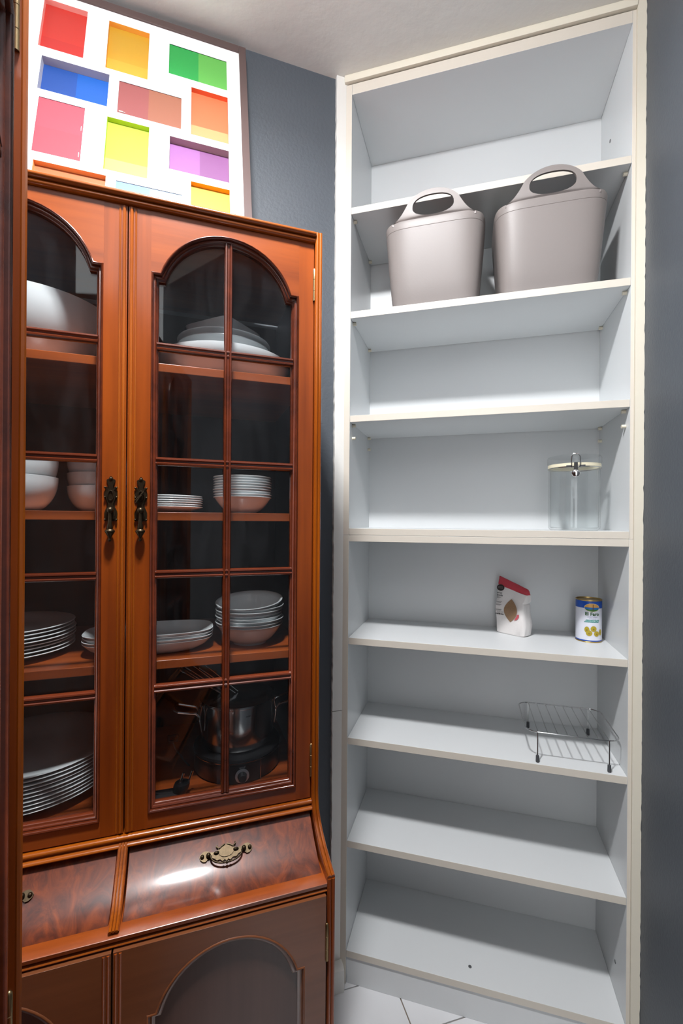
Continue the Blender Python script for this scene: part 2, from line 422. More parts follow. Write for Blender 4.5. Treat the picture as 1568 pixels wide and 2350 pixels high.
def sweep_loop(pts, prof, sx, y0):
    """moulding swept round a closed outline: prof [(inset, depth)]"""
    mb = MB(); n = len(pts)
    rings = [[(sx * a, y0 + y, b) for a, b in offset(pts, d)] for d, y in prof]
    vs = [p for r in rings for p in r]; fs = []
    for k in range(len(prof) - 1):
        for i in range(n):
            j = (i + 1) % n
            fs.append((k * n + i, k * n + j, (k + 1) * n + j, (k + 1) * n + i))
    return mb.add(vs, fs)
def bead_profile(p, q, y, n=6, depth=0.004):
    """half round from height p to q, bulging towards -y"""
    return [(y - depth * sin(pi * i / n), p + (q - p) * (1 - cos(pi * i / n)) / 2) for i in range(n + 1)]

POST = [(-0.0055, 1.7255), (-0.0055, 0.752), (-0.0060, 0.742), (-0.0075, 0.733), (-0.011, 0.719), (-0.023, 0.7045), (-0.040, 0.6925), (-0.058, 0.6835), (-0.079, 0.6770), (-0.1045, 0.6705)]
COVE = [(0.004, 0.716), (-0.0094, 0.7032), (-0.0227, 0.6916), (-0.0361, 0.6813), (-0.0494, 0.6725), (-0.0628, 0.6658), (-0.0762, 0.6614), (-0.0895, 0.659)]
ZD = 0.742; ZSH = (1.481, 1.234, 0.987)
FULL = 0.312; INN = 0.2995

def lathe_at(mb, prof, c, ax, seg=14, mi=0):
    """lathe around a vertical axis in (x, -y protrusion) space at centre c"""
    return mb.lathe(prof, seg, c, mi)

def door_handle_mesh(key):
    mb = MB()
    half = [(0, .0497), (.0022, .0478), (.0028, .0455), (.0058, .0440), (.0062, .0425), (.0048, .0380), (.0040, .0322), (.0072, .0330), (.0083, .0312), (.0064, .0298), (.0086, .0262), (.0092, .0215), (.0090, .0170), (.0072, .0120), (.0050, .0065), (.0054, .0020), (.0078, -.0030), (.0092, -.0080), (.0088, -.0130), (.0074, -.0160), (.0085, -.0178), (.0070, -.0198), (.0040, -.0190), (.0020, -.0205)]
    poly = half + [(-x, z) for x, z in reversed(half[1:])]
    mb.prism(poly, lambda a, b, t: (a, t, b), 0.0, -0.0022)
    mb.prism([(a * .72, .001 + b * .9) for a, b in poly], lambda a, b, t: (a, t, b), -0.002, -0.0042)
    for x in (-1, 1):
        for z in (.0318, .0170, -.0175): mb.ball((x * .0080, -.0035, z), .0017, 8)
    mb.ball((0, -.0035, .0452), .0026, 10)
    ring = [(.0042 * cos(a) * .9, -.0048, .0195 + .0075 * sin(a)) for a in [2 * pi * i / 20 for i in range(20)]]
    mb.tube(ring, .0011, 6, True)
    # pendant
    mb.ball((0, -.0085, -.0030), .0052, 14)
    mb.lathe([(0, 0), (.0020, 0), (.0024, -.012), (.0030, -.022), (.0046, -.029), (.0040, -.031), (.0070, -.0335), (.0072, -.0350), (.0050, -.0390), (.0026, -.0430), (.0014, -.0455), (.0024, -.0468), (.0026, -.0485), (.0015, -.0502), (0, -.0506)], 16, (0, -.0098, -.0005))
    me = mb.mesh('handle', [M_BRONZE], 50)
    km = None
    if key:
        k = MB().tube([(-.0075, -.0085, .0120), (0, -.0092, .0205), (.0048, -.0085, .0262)], .0016, 8).tube([(-.0060, -.0125, .0085), (-.0010, -.0130, .0170), (.0020, -.0125, .0205)], .0014, 8).tube([(0, 0, .019), (0, -.012, .019)], .0018, 8)
        km = k.mesh('key', [M_BRONZE], 50)
    return me, km

def pull_meshes():
    half = [(0, .0120), (.004, .0112), (.0085, .0078), (.0125, .0070), (.0150, .0095), (.0162, .0118), (.0140, .0112), (.0130, .0085), (.0110, .0058), (.0170, .0042), (.0240, .0045), (.0290, .0072), (.0345, .0076), (.0385, .0050), (.0412, .0010), (.0398, -.0030), (.0360, -.0062), (.0318, -.0068), (.0285, -.0040), (.0240, -.0030), (.0190, -.0045), (.0150, -.0080), (.0100, -.0075), (.0060, -.0105), (.0025, -.0085), (0, -.0120)]
    poly = half + [(-x, z) for x, z in reversed(half[1:-1])]
    mb = MB().prism(poly, lambda a, b, t: (a, t, b), 0.0, -0.0022)
    mb.prism(ellipse(0, .001, .0115, .0066, 20), lambda a, b, t: (a, t, b), -.0020, -.0036)
    for s in (-1, 1):
        mb.ball((s * .0275, -.0050, .0005), .0036, 12); mb.ball((s * .0370, -.0032, .0005), .0032, 10); mb.ball((s * .0150, -.003, .0020), .0030, 10, (1.6, 1, .8))
        mb.tube([(s * .0015, -.003, .0122), (s * .0060, -.0035, .0105), (s * .0105, -.0035, .0075), (s * .0145, -.0035, .0100), (s * .0140, -.0035, .0125)], .0011, 6)
    plate = mb.mesh('pull_plate', [M_BRONZE], 50)
    pts = [(.0240 * cos(pi + pi * i / 16), 0, .0135 * sin(pi + pi * i / 16)) for i in range(17)]
    pts = [(x * (1.0 + .08 * sin(pi * (i / 16))), -.006 - .004 * sin(pi * i / 16), z) for i, (x, y, z) in enumerate(pts)]
    b = MB().tube(pts, .0014, 8)
    for s in (-1, 0, 1): b.ball((s * .0052, -.010, -.0134 + abs(s) * .0006), 0.0024 - .0005 * abs(s), 10)
    bail = b.mesh('pull_bail', [M_BRONZE], 50)
    return plate, bail

HANDLE, KEY = door_handle_mesh(True)
PLATE, BAIL = pull_meshes()
HINGE = MB().lathe([(0, 0), (.0026, 0), (.0026, .017), (.0022, .0174), (.0026, .0178), (.0026, .037), (.0022, .0374), (.0026, .0378), (.0026, .055), (.0014, .057), (0, .0575)], 10).mesh('hinge', [M_BRASSH], 40)

def make_cabinet(label, loc, rz):
    r = thing('display_cabinet', label, 'cabinet', loc, rz, 'glazed cherry wood display cabinets')
    # carcass
    side = [(0.358, 0.0)] + [(0.358, 1.7255)] + POST + [(-0.1045, 0.0)]
    for s in (-1, 1):
        sp = MB().prism(side, lambda a, b, t: (t, a, b), s * INN, s * FULL).build('side_panel', [W_V], r)
        path = [(y - 0.0012, z) for y, z in POST]
        for xx in (0.3029, 0.3087):
            MB().tube([(s * xx, y, z) for y, z in path], 0.0031, 8).build('edge_bead', [W_BEAD], sp)
            MB().tube([(s * xx, -0.1050, 0.6680), (s * xx, -0.1050, 0.0)], 0.0031, 8).build('edge_bead', [W_V], sp)
    MB().box(-INN, INN, 0.0205, 0.356, 1.7100, 1.7268).build('top_board', [W_H], r)
    prof = [(0.02, 1.7095)] + bead_profile(1.7095, 1.7170, -0.004, 6, .004) + bead_profile(1.7175, 1.7255, -0.008, 6, .005) + [(0.02, 1.7255)]
    MB().prism(prof, lambda a, b, t: (t, a, b), -INN, INN).build('crown_moulding', [W_BEADH], r)
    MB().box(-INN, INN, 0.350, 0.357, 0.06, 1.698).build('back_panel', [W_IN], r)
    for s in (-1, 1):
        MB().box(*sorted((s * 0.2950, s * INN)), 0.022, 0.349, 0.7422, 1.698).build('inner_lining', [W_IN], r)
    MB().box(-INN, INN, 0.0215, 0.349, ZD - 0.0145, ZD).build('bottom_board', [W_SHELF], r)
    for z in ZSH:
        MB().box(-0.2945, 0.2945, 0.034, 0.349, z - 0.0145, z).build('shelf', [W_SHELF], r, bevel=0.001)
    # beaded rail under the glazed doors
    prof = [(0.03, 0.7130)] + bead_profile(0.7150, 0.7215, -0.006, 6, .005) + [(-0.004, 0.7228)] + bead_profile(0.7240, 0.7315, -0.003, 6, .004) + [(0.03, 0.7315)]
    MB().prism(prof, lambda a, b, t: (t, a, b), -INN, INN).build('beaded_rail', [W_BEADH], r)
    # glazed doors
    for s in (-1, 1):
        o = outline(0.0340, 0.2715, 0.7575, 1.6125, 0.0130, 0.0775)
        d0, d1, z0, z1 = 0.0010, 0.2985, 0.7335, 1.7090
        fr = MB().prism([(d0, z0), (d1, z0), (d1, z1), (d0, z1)], lambda a, b, t: (s * a, t, b), 0.0, 0.020, 0, hole=o)
        door = fr.build('glazed_door', [W_V], r)
        # rails let in between the stiles
        top = [(0.0335, 1.7085)] + [(x, z) for x, z in reversed(o[2:])] + [(0.272, 1.7085)]
        top = [(0.0335, 1.7085), (0.0335, 1.6130)] + [(x, z + .0004) for x, z in reversed(o[3:-1])] + [(0.272, 1.6130), (0.272, 1.7085)]
        MB().prism(top, lambda a, b, t: (s * a, t, b), -0.0004, 0.003).build('top_rail', [W_H], door)
        MB().box(*sorted((s * 0.0335, s * 0.272)), -0.0004, 0.003, 0.7340, 0.7572).build('bottom_rail', [W_H], door)
        mp = [(0, 0.001), (0, -0.0022), (.0014, -0.0036), (.0030, -0.0030), (.0036, -0.0008), (.0038, 0.0022), (.0056, 0.0016), (.0070, 0.0030), (.0074, 0.0060), (.0092, 0.0066), (.0104, 0.0090), (.0104, 0.0175)]
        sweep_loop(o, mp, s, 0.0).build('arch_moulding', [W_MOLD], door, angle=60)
        # beaded lip along the meeting edge
        MB().tube([(s * 0.0052, -0.0002, z0 + .002), (s * 0.0052, -0.0002, z1 - .002)], 0.0026, 8).build('edge_bead', [W_BEAD], door)
        MB().tube([(s * 0.0112, 0.0004, z0 + .002), (s * 0.0112, 0.0004, z1 - .002)], 0.0018, 8).build('edge_bead', [W_BEAD], door)
        inn = offset(o, 0.0100); gx0, gx1 = inn[0][0], inn[1][0]; gz0 = inn[0][1]; cx = (gx0 + gx1) / 2
        arch = [p for p in inn if p[1] > 1.60]
        ztop = max(p[1] for p in inn)
        zm = [1.4982, 1.3146, 1.1332, 0.9502]
        bars = [((p, -0.0005), (q, .0095)) for p, q in ()]
        mu = [(-.0066, .0125), (-.0066, .0060), (-.0052, .0032), (-.0030, .0028), (-.0012, .0052), (.0012, .0052), (.0030, .0028), (.0052, .0032), (.0066, .0060), (.0066, .0125)]
        for z in zm:
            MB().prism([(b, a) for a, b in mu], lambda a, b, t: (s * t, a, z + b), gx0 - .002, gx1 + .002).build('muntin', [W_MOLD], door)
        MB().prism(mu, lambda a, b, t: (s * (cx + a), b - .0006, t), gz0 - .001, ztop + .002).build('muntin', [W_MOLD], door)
        # panes
        zz = [gz0] + zm[::-1]
        for xa, xb in ((gx0, cx), (cx, gx1)):
            for za, zb in zip(zz, zz[1:]):
                MB().box(*sorted((s * xa, s * xb)), 0.0130, 0.0160, za, zb).build('pane', [G_DOOR], door)
        right = [p for p in inn[2:] if p[0] >= cx - 1e-6]; left = [p for p in inn[2:] if p[0] <= cx + 1e-6]
        for poly in ([(cx, zm[0]), (gx1, zm[0])] + right, left + [(gx0, zm[0]), (cx, zm[0])]):
            if abs(poly[-1][0] - cx) > 1e-5 and poly[0][0] == cx: poly = poly + [(cx, ztop)]
            if poly[-1][0] == cx and abs(poly[0][0] - cx) > 1e-5: poly = [(cx, ztop)] + poly
            MB().prism(poly, lambda a, b, t: (s * a, t, b), 0.0130, 0.0160).build('pane', [G_DOOR], door)
        h = link('handle', HANDLE, door); h.location = (s * 0.0212, 0, 1.2380); h['label'] = 'antique bronze drop handle with keyhole plate'
        if s > 0:
            k = link('key', KEY, door); k.location = (s * 0.0212, 0, 1.2380); k['label'] = 'small bronze key in the lock'
        for z in (1.6080, 0.7720):
            g = link('hinge', HINGE, door); g.location = (s * 0.2990, -0.0020, z); g['label'] = 'thin brass hinge'
    # curved drawers
    for s in (-1, 1):
        x0, x1 = (0.0085, 0.2975)
        back = [(y + 0.012, z - 0.012) for y, z in reversed(COVE)]
        dr = MB().prism(COVE + back, lambda a, b, t: (s * t, a, b), x0, x1).build('drawer', [BURL], r, bevel=0.0008, angle=50)
        # pull sits on the sloping front
        c = Vector((s * 0.153, -0.0285, 0.6877)); tz = Vector((0, 0.0134, 0.0096)).normalized(); nrm = Vector((0, -tz.z, tz.y))
        mtx = Matrix(((1, -0, 0, c.x), (0, -nrm.y, tz.y, c.y), (0, -nrm.z, tz.z, c.z), (0, 0, 0, 1)))
        p = link('pull_plate', PLATE, dr); p.matrix_local = mtx; p['label'] = 'ornate antique bronze drawer plate'
        b = link('pull_bail', BAIL, dr)
        b.matrix_local = mtx @ Matrix.Rotation(radians(10), 4, 'X'); b['label'] = 'bronze drop bail of the drawer pull'
    dv = [(y - 0.010, z + 0.006) for y, z in COVE]
    back = [(y + 0.010, z - 0.010) for y, z in reversed(COVE)]
    dd = MB().prism(dv + back, lambda a, b, t: (t, a, b), -0.0070, 0.0070).build('drawer_divider', [W_H], r, bevel=0.001)
    for xx in (-0.0042, 0.0, 0.0042):
        MB().tube([(xx, y - .0005, z + .0005) for y, z in dv], 0.0020, 8).build('divider_bead', [W_BEADH], dd)
    # ledge and lower moulding
    MB().prism([(0.0, 0.6460), (-0.0930, 0.6460), (-0.0930, 0.6542), (-0.1035, 0.6548), (-0.1040, 0.6598), (-0.1030, 0.6605), (-0.076, 0.6605), (0.0, 0.6605)], lambda a, b, t: (t, a, b), -INN, INN).build('ledge', [W_H], r)
    MB().prism([(-0.09, 0.6450)] + bead_profile(0.6455, 0.6510, -0.0990, 6, .0045) + [(-0.09, 0.6512)], lambda a, b, t: (t, a, b), -INN, INN).build('lower_moulding', [W_BEADH], r)
    # lower panelled doors
    for s in (-1, 1):
        o = outline(0.0430, 0.2640, 0.12, 0.5470, 0.0110, 0.0740)
        d0, d1, z0, z1 = 0.0012, 0.2970, 0.062, 0.6445
        ch = 0.004
        door = MB().prism([(d0, z0), (d1, z0), (d1, z1), (d0, z1)], lambda a, b, t: (s * a, t, b), -0.1080, -0.0920, 0, hole=o).build('lower_door', [W_LOWER], r, bevel=0.0008)
        mp = [(0, 0.0), (.0008, -.0012), (.0022, -.0012), (.0034, .0010), (.0044, .0030), (.0062, .0026), (.0080, .0044), (.0100, .0050), (.0112, .0090)]
        sweep_loop(o, mp, s, -0.108).build('panel_moulding', [W_LOWER], door, angle=60)
        MB().prism(offset(o, 0.0095), lambda a, b, t: (s * a, t, b), -0.1010, -0.0930).build('door_panel', [W_PANEL], door)
        for xx in (0.0045, 0.0100):
            MB().tube([(s * xx, -0.1078, z0 + .002), (s * xx, -0.1078, z1 - .002)], 0.0020, 8).build('edge_bead', [W_V], door)
        for z in (0.5460, 0.1300):
            g = link('hinge', HINGE, door); g.location = (s * 0.2982, -0.1085, z); g['label'] = 'thin brass hinge'
    MB().box(-INN, INN, -0.0915, -0.076, 0.0, 0.060).build('plinth', [W_H], r)
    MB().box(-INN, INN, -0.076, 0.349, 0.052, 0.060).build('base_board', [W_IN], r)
    return r
make_cabinet('tall cherry wood cabinet with arched glass doors, full of white crockery', CO, YC)
make_cabinet('second cherry wood cabinet seen edge-on at the left margin', TO, YT)

# ------------------------------------------------------------------ crockery
def copies(me, name, group, items):
    """items: [(location, label, category, rotation)]"""
    out = []
    for loc, label, cat, rot in items:
        o = bpy.data.objects.new(name, me); COL.objects.link(o); o.location = loc; o.rotation_euler = rot
        out.append(tag(o, label, cat, group))
    return out
def plate_mesh(r, h, foot, name='plate', t=0.0022, seg=56):
    w = r - foot
    out = [(0, 0.0012), (foot * .86, 0.0012), (foot * .90, 0), (foot * .96, 0), (foot, .0012), (foot + w * .30, h * .34), (foot + w * .55, h * .56), (r - .0012, h - t * .75), (r, h - t * .3)]
    inn = [(r - .0003, h), (r - .0016, h + .0002), (foot + w * .55, h * .56 + t * 1.1), (foot + w * .26, h * .34 + t), (foot * .98, .0012 + t * 1.15), (foot * .7, .0012 + t), (0, .0012 + t)]
    return MB().lathe(out + inn, seg).mesh(name, [M_CER], 60)
def bowl_mesh(r, h, foot, name='bowl', t=0.0024, seg=56, flare=1.0):
    n = 9; out = [(0, 0.0014), (foot * .85, .0014), (foot * .9, 0), (foot, 0)]
    for i in range(1, n + 1):
        a = i / n
        out.append((foot + (r - foot) * (sin(a * pi / 2) ** flare), h * a ** 1.35))
    inn = [(r + .0001, h + t * .3), (r - t * .5, h + t * .45)]
    for i in range(n - 1, -1, -1):
        a = i / n
        inn.append((max(0, foot + (r - foot) * (sin(a * pi / 2) ** flare) - t), h * a ** 1.35 + t * (1 - a * .6)))
    inn.append((0, .0014 + t))
    return MB().lathe(out + inn, seg).mesh(name, [M_CER], 60)
def cone_bowl(r, h, foot, name='bowl', t=0.0020, seg=56):
    n = 7; f = lambda a: foot + (r - .0022 - foot) * a ** 0.72; g = lambda a: .003 + (h - .003) * a ** 1.12
    out = [(0, 0.0014), (foot * .85, .0014), (foot * .9, 0), (foot * .99, 0)] + [(f(i / n), g(i / n)) for i in range(n + 1)]
    out += [(r - .0004, h + .0002), (r, h + .0010), (r - .0004, h + .0019), (r - .0030, h + .0016)]
    out += [(f(i / n) - t, g(i / n) + t * .7) for i in range(n - 1, -1, -1)] + [(0, .003 + t * .7)]
    return MB().lathe(out, seg).mesh(name, [M_CER], 60)
def squarish(me_fn, a, b, h, foot, name, t=0.0024, p=4.0, corner=0.0, seg=64):
    """rounded-rectangle dish: half sizes a x b"""
    def ring(k, z, lift=0.0):
        out = []
        for i in range(seg):
            th = 2 * pi * i / seg; c, s = cos(th), sin(th)
            q = (abs(c) ** p + abs(s) ** p) ** (-1.0 / p)
            out.append((a * k * c * q, b * k * s * q, z + lift * max(0, (q - 1.0) / 0.19) ** 2))
        return out
    steps = [(foot * .5, 0.001), (foot, 0.0), (foot + (1 - foot) * .35, h * .16), (foot + (1 - foot) * .7, h * .5), (1.0, h)]
    rings = [ring(k, z, corner * (k ** 3)) for k, z in steps]
    rings += [ring(0.992, h + .0006, corner)] + [ring(k - .02, z + t, corner * (k ** 3)) for k, z in reversed(steps[1:-1])] + [ring(foot * .5, t + .001)]
    vs = [p_ for r_ in rings for p_ in r_]; fs = []
    for k in range(len(rings) - 1):
        for i in range(seg):
            j = (i + 1) % seg
            fs.append((k * seg + i, k * seg + j, (k + 1) * seg + j, (k + 1) * seg + i))
    fs.append(tuple(range(seg - 1, -1, -1))); fs.append(tuple(range((len(rings) - 1) * seg, len(rings) * seg)))
    return MB().add(vs, fs).mesh(name, [M_CER], 60)
def stack(me, name, cat, group, x, v, z, n, step, phrase, jit=0.0015, tilt_top=0.0):
    rnd = random.Random(n * 17 + int(x * 1000)); items = []
    for i in range(n):
        k = n - 1 - i     # from the top
        w = 'bottom' if i == 0 else ORD[k]
        lab = ('%s %s' % (w, phrase)) if k == 0 or i == 0 else ('%s from top, %s' % (w, phrase))
        rot = (0, 0, YC)
        j = (rnd.uniform(-jit, jit), rnd.uniform(-jit, jit))
        if k == 0 and tilt_top: rot = (tilt_top, -tilt_top * .6, YC)
        items.append((C(x + j[0], v + j[1], z + i * step + (.004 if (k == 0 and tilt_top) else 0)), 'white ' + lab if False else lab, cat, rot))
    return copies(me, name, group, items)
# bottom of the cabinet: dinner plates
stack(plate_mesh(0.132, 0.019, 0.080), 'dinner_plate', 'plate', 'large dinner plates on the cabinet floor', -0.170, 0.178, ZD, 10, 0.0062, 'white dinner plate of the wide stack on the cabinet floor', 0.0012)
# third shelf
stack(plate_mesh(0.098, 0.014, 0.060), 'side_plate', 'plate', 'medium plates on the lowest shelf', -0.200, 0.150, ZSH[2], 8, 0.0058, 'medium white plate of the stack on the lowest wooden shelf', 0.0022)
stack(squarish(None, 0.108, 0.058, 0.022, 0.66, 'dish', p=3.2), 'serving_dish', 'dish', 'oblong dishes on the lowest shelf', 0.028, 0.112, ZSH[2], 4, 0.0052, 'oblong white serving dish behind the door stiles on the lowest shelf', 0.001)
stack(cone_bowl(0.0635, 0.036, 0.032), 'soup_bowl', 'bowl', 'deep bowls on the lowest shelf', 0.2050, 0.112, ZSH[2], 8, 0.0058, 'white bowl of the tilting-topped stack above the fondue pot', 0.0018, tilt_top=0.11)
# second shelf
stack(bowl_mesh(0.072, 0.056, 0.040, flare=.8, t=.003), 'large_bowl', 'bowl', 'pair of large bowls on the middle shelf', -0.192, 0.108, ZSH[1], 2, 0.0285, 'large white bowl of the pair at the far left of the middle shelf', 0.0)
stack(bowl_mesh(0.074, 0.046, 0.044, flare=.8, t=.003), 'cereal_bowl', 'bowl', 'three bowls on the middle shelf', -0.048, 0.185, ZSH[1], 3, 0.0235, 'white bowl of the three-high stack partly behind the door stile', 0.0)
stack(plate_mesh(0.058, 0.012, 0.030), 'small_plate', 'plate', 'saucers on the middle shelf', 0.0595, 0.145, ZSH[1], 6, 0.0040, 'small white plate of the low stack on the middle shelf', 0.0006)
stack(cone_bowl(0.0565, 0.031, 0.027), 'dessert_bowl', 'bowl', 'flared bowls on the middle shelf', 0.1925, 0.140, ZSH[1], 9, 0.0049, 'flared white bowl of the tall stack on the middle shelf', 0.0008)
# top shelf
copies(bowl_mesh(0.128, 0.105, 0.065, flare=.9, t=.004), 'salad_bowl', 'large bowls on the top shelf', [(C(-0.172, 0.165, ZSH[0]), 'deep white salad bowl on the top shelf behind the left door', 'bowl', (0, 0, YC))])
copies(bowl_mesh(0.128, 0.052, 0.060, flare=.9, t=.004), 'serving_bowl', 'large bowls on the top shelf', [(C(0.160, 0.170, ZSH[0]), 'wide shallow white bowl on the top shelf behind the right door', 'bowl', (0, 0, YC))])
rb = cone_bowl(0.091, 0.030, 0.050)
copies(rb, 'round_bowl', 'bowls nested in the wide bowl', [
    (C(0.158, 0.170, ZSH[0] + 0.050), 'lower round white bowl nested in the wide shallow bowl', 'bowl', (0, 0, YC)),
    (C(0.158, 0.170, ZSH[0] + 0.062), 'upper round white bowl directly under the square bowl', 'bowl', (0, 0, YC))])
copies(squarish(None, 0.0560, 0.0560, 0.047, 0.55, 'square_bowl', p=9.0), 'square_bowl', 'bowls nested in the wide bowl', [
    (C(0.156, 0.170, ZSH[0] + 0.0750), 'square white bowl with a corner towards the glass, topmost of its stack', 'bowl', (0, 0, YC + radians(45)))])

# ------------------------------------------------------------------ fondue set
fp = C(0.187, 0.145, ZD)
FR = YC
f = thing('fondue_burner', 'black electric fondue base with a round knob on the cabinet floor', 'appliance', fp, FR)
MB().lathe([(0, 0), (.080, 0), (.083, .004), (.082, .030), (.080, .036), (0, .036)], 48).build('base', [mat('brushed_dark_steel', (96, 84, 78), 0.3, metal=0.9)], f, angle=50)
MB().lathe([(0, .0362), (.081, .0362), (.084, .040), (.083, .044), (.078, .045), (0, .045)], 48).build('hot_plate', [M_BLACK], f, angle=50)
MB().tube([(.0835 * cos(a), .0835 * sin(a), .0375) for a in [2 * pi * i / 48 for i in range(48)]], .0011, 6, True).build('trim_ring', [M_CHROME], f)
ang = [radians(-90 + t) for t in range(-24, 25, 6)]
vs = [(.0838 * cos(a), .0838 * sin(a), z) for z in (.001, .035) for a in ang]; k = len(ang)
MB().add(vs, [(i, i + 1, k + i + 1, k + i) for i in range(k - 1)]).build('control_panel', [M_BLACK], f)
for a in (ang[0], ang[-1]):
    MB().tube([(.0842 * cos(a), .0842 * sin(a), .001), (.0842 * cos(a), .0842 * sin(a), .036)], .0008, 6).build('panel_edge', [M_CHROME], f)
tov = lambda p: Vector((p.x, -.0838 - p.z, .0155 + p.y))
kn = MB().lathe([(.0085, 0), (.0125, 0), (.0125, .002), (.0085, .0025)], 28, fn=tov, closed=True).build('knob_ring', [mat('silver_ring', (170, 175, 182), 0.35, metal=0.6)], f)
MB().lathe([(0, .012), (.0062, .012), (.0072, .010), (.0080, .0005)], 24, fn=tov).build('knob', [M_BLACK], f)
tv, tf = text_flat('wmf', 0.0062)
MB().add([(a, -.0846, .0305 + b) for a, b in tv], tf).build('logo', [mat('silver_print', (150, 150, 155), .5)], f)
pot = thing('fondue_pot', 'shiny stainless steel fondue pot with two wire handles', 'pot', fp + Vector((0, 0, .0452)), FR)
MB().lathe([(0, 0), (.060, 0), (.066, .003), (.069, .009), (.069, .082), (.0725, .0845), (.0725, .0865), (.070, .0868), (.0672, .083), (.0672, .010), (.060, .004), (0, .004)], 56).build('body', [M_STEEL], pot, angle=40)
MB().lathe([(0, .0885), (.020, .0882), (.030, .0895), (.066, .0895), (.0715, .0880), (.0715, .0870), (.030, .0870), (.012, .0870), (0, .0872)], 56).build('splash_ring', [M_STEEL], pot, angle=40)
for s in (-1, 1):
    for y in (-.012, .012):
        pass
    pth = [(s * .0700, -.016, .030), (s * .0735, -.016, .050), (s * .0735, -.016, .058), (s * .080, -.017, .066), (s * .112, -.020, .074), (s * .118, -.014, .0755), (s * .118, .014, .0755), (s * .112, .020, .074), (s * .080, .017, .066), (s * .0735, .016, .058), (s * .0735, .016, .050), (s * .0700, .016, .030)]
    MB().tube(pth, .0024, 8).build('handle', [M_CHROME], pot)
    for y in (-.016, .016):
        MB().tube([(s * .0735, y, .056), (s * .0700, y * .9, .074), (s * .0720, y * .9, .080)], .0018, 8).build('handle_stay', [M_CHROME], pot)
tv, tf = text_flat('wmf', 0.005)
MB().add([(.0694 * sin((a + .012) / .069), -.0694 * cos((a + .012) / .069), .070 + b) for a, b in tv], tf).build('logo', [M_DGREY], pot)
# forks leaning out of the pot
for i, (dx, dy) in enumerate([(-.018, .0), (-.012, .006), (-.006, .012), (.006, .002), (.012, .010), (-.022, .010)]):
    base = C(0.176 + dx, 0.145 + dy, ZD + .0452 + .0905)
    tip = C(0.104 + dx * 1.5, 0.150 + dy, ZD + .0452 + .0905 + .055 + .004 * (i % 3))
    d = (tip - base); side = d.cross(Vector((0, 0, 1))).normalized()
    mb = MB().tube([tuple(base), tuple(base + d * .86)], .0011, 6)
    for q in (-1, 1): mb.tube([tuple(base + d * .84), tuple(base + d * .88 + side * .0022 * q), tuple(tip + side * .0022 * q)], .0007, 5)
    o = mb.build('fondue_fork', [M_CHROME]); p0 = base
    o.data.transform(Matrix.Translation(-p0)); o.location = p0
    w = ['lowest', 'second', 'third', 'steepest', 'rightmost', 'rearmost'][i]
    tag(o, 'steel fondue fork leaning out of the pot, %s of the bunch' % w, 'fork', 'fondue forks in the pot')
# plug, lead and black tray
pl = thing('power_plug', 'black two-pin plug with its lead lying left of the fondue base', 'plug', C(0.082, 0.060, ZD + .012), YC + radians(12))
MB().lathe([(0, -.020), (.006, -.020), (.0085, -.012), (.0125, -.004), (.0135, .006), (.0125, .010), (0, .010)], 20, fn=lambda p: Vector((p.z * .25 + p.x, p.y, p.z))).build('body', [M_BLACK], pl)
for q in (-1, 1):
    MB().tube([(.006 + q * .0075, 0, .008), (.0125 + q * .0075, 0, .0255)], .0021, 8).build('pin', [M_CHROME], pl)
MB().tube([(-.004, 0, -.017 + .012), (-.020, .004, -.006), (-.045, .012, -.004), (-.075, .018, -.006), (-.10, .020, -.0085)], .0036, 8).build('lead', [M_BLACK], pl)
tr = MB().prism([(-.045, -.012), (.030, -.012), (.020, .018), (-.045, .020)], lambda a, b, t: (a, b, t), 0.0, .0090).build('adapter_box', [mat('black_rubber', (38, 38, 40), .55)], bevel=.003)
tr.location = C(0.052, 0.055, ZD); tr.rotation_euler = (0, 0, YC)
tag(tr, 'flat black wedge-shaped box under the plug on the cabinet floor', 'box')
ct = thing('spare_cable', 'thin black cable with a small square connector behind the plug', 'cable', C(0.066, 0.150, ZD), YC)
MB().tube([(.03, .0, .003), (.022, .0, .012), (.004, .0, .040), (.0, .0, .052)], .0016, 8).build('lead', [M_DGREY], ct)
MB().prism([(-.010, -.007), (.010, -.007), (.010, .007), (-.010, .007)], lambda a, b, t: (a, t, .060 + b), -.003, .003, hole=[(-.006, -.0035), (.006, -.0035), (.006, .0035), (-.006, .0035)]).build('connector', [M_BLACK], ct, bevel=.0008)

# ------------------------------------------------------------------ picture on top of the cabinet
lean = atan2(0.19, 0.63)
pf = thing('collage_frame', 'large brown multi-opening picture frame with colour cards leaning on the grey wall', 'picture frame', C(-0.02, 0.151, 1.7270), YC)
def PT(a, d, h):   # picture plane: a across, h up the slope, d behind the front
    return Vector((a, d * cos(lean) + h * sin(lean), h * cos(lean) - d * sin(lean)))
X0, X1, H1 = -0.232, 0.234, 0.672
FW = 0.0165
M_FR = mat('dark_brown_frame', (82, 66, 64), 0.42)
for nm, a0, a1, h0, h1 in (('frame_bar', X0, X0 + FW, 0, H1), ('frame_bar', X1 - FW, X1, 0, H1), ('frame_bar', X0 + FW, X1 - FW, H1 - FW - .006, H1), ('frame_bar', X0 + FW, X1 - FW, 0, FW)):
    MB().box(a0, a1, 0, .0225, h0, h1).xform(lambda p: PT(p.x, p.y, p.z)).build(nm, [M_FR], pf, bevel=.0006)
M_MAT = mat('white_mount_board', (236, 237, 240), 0.6)
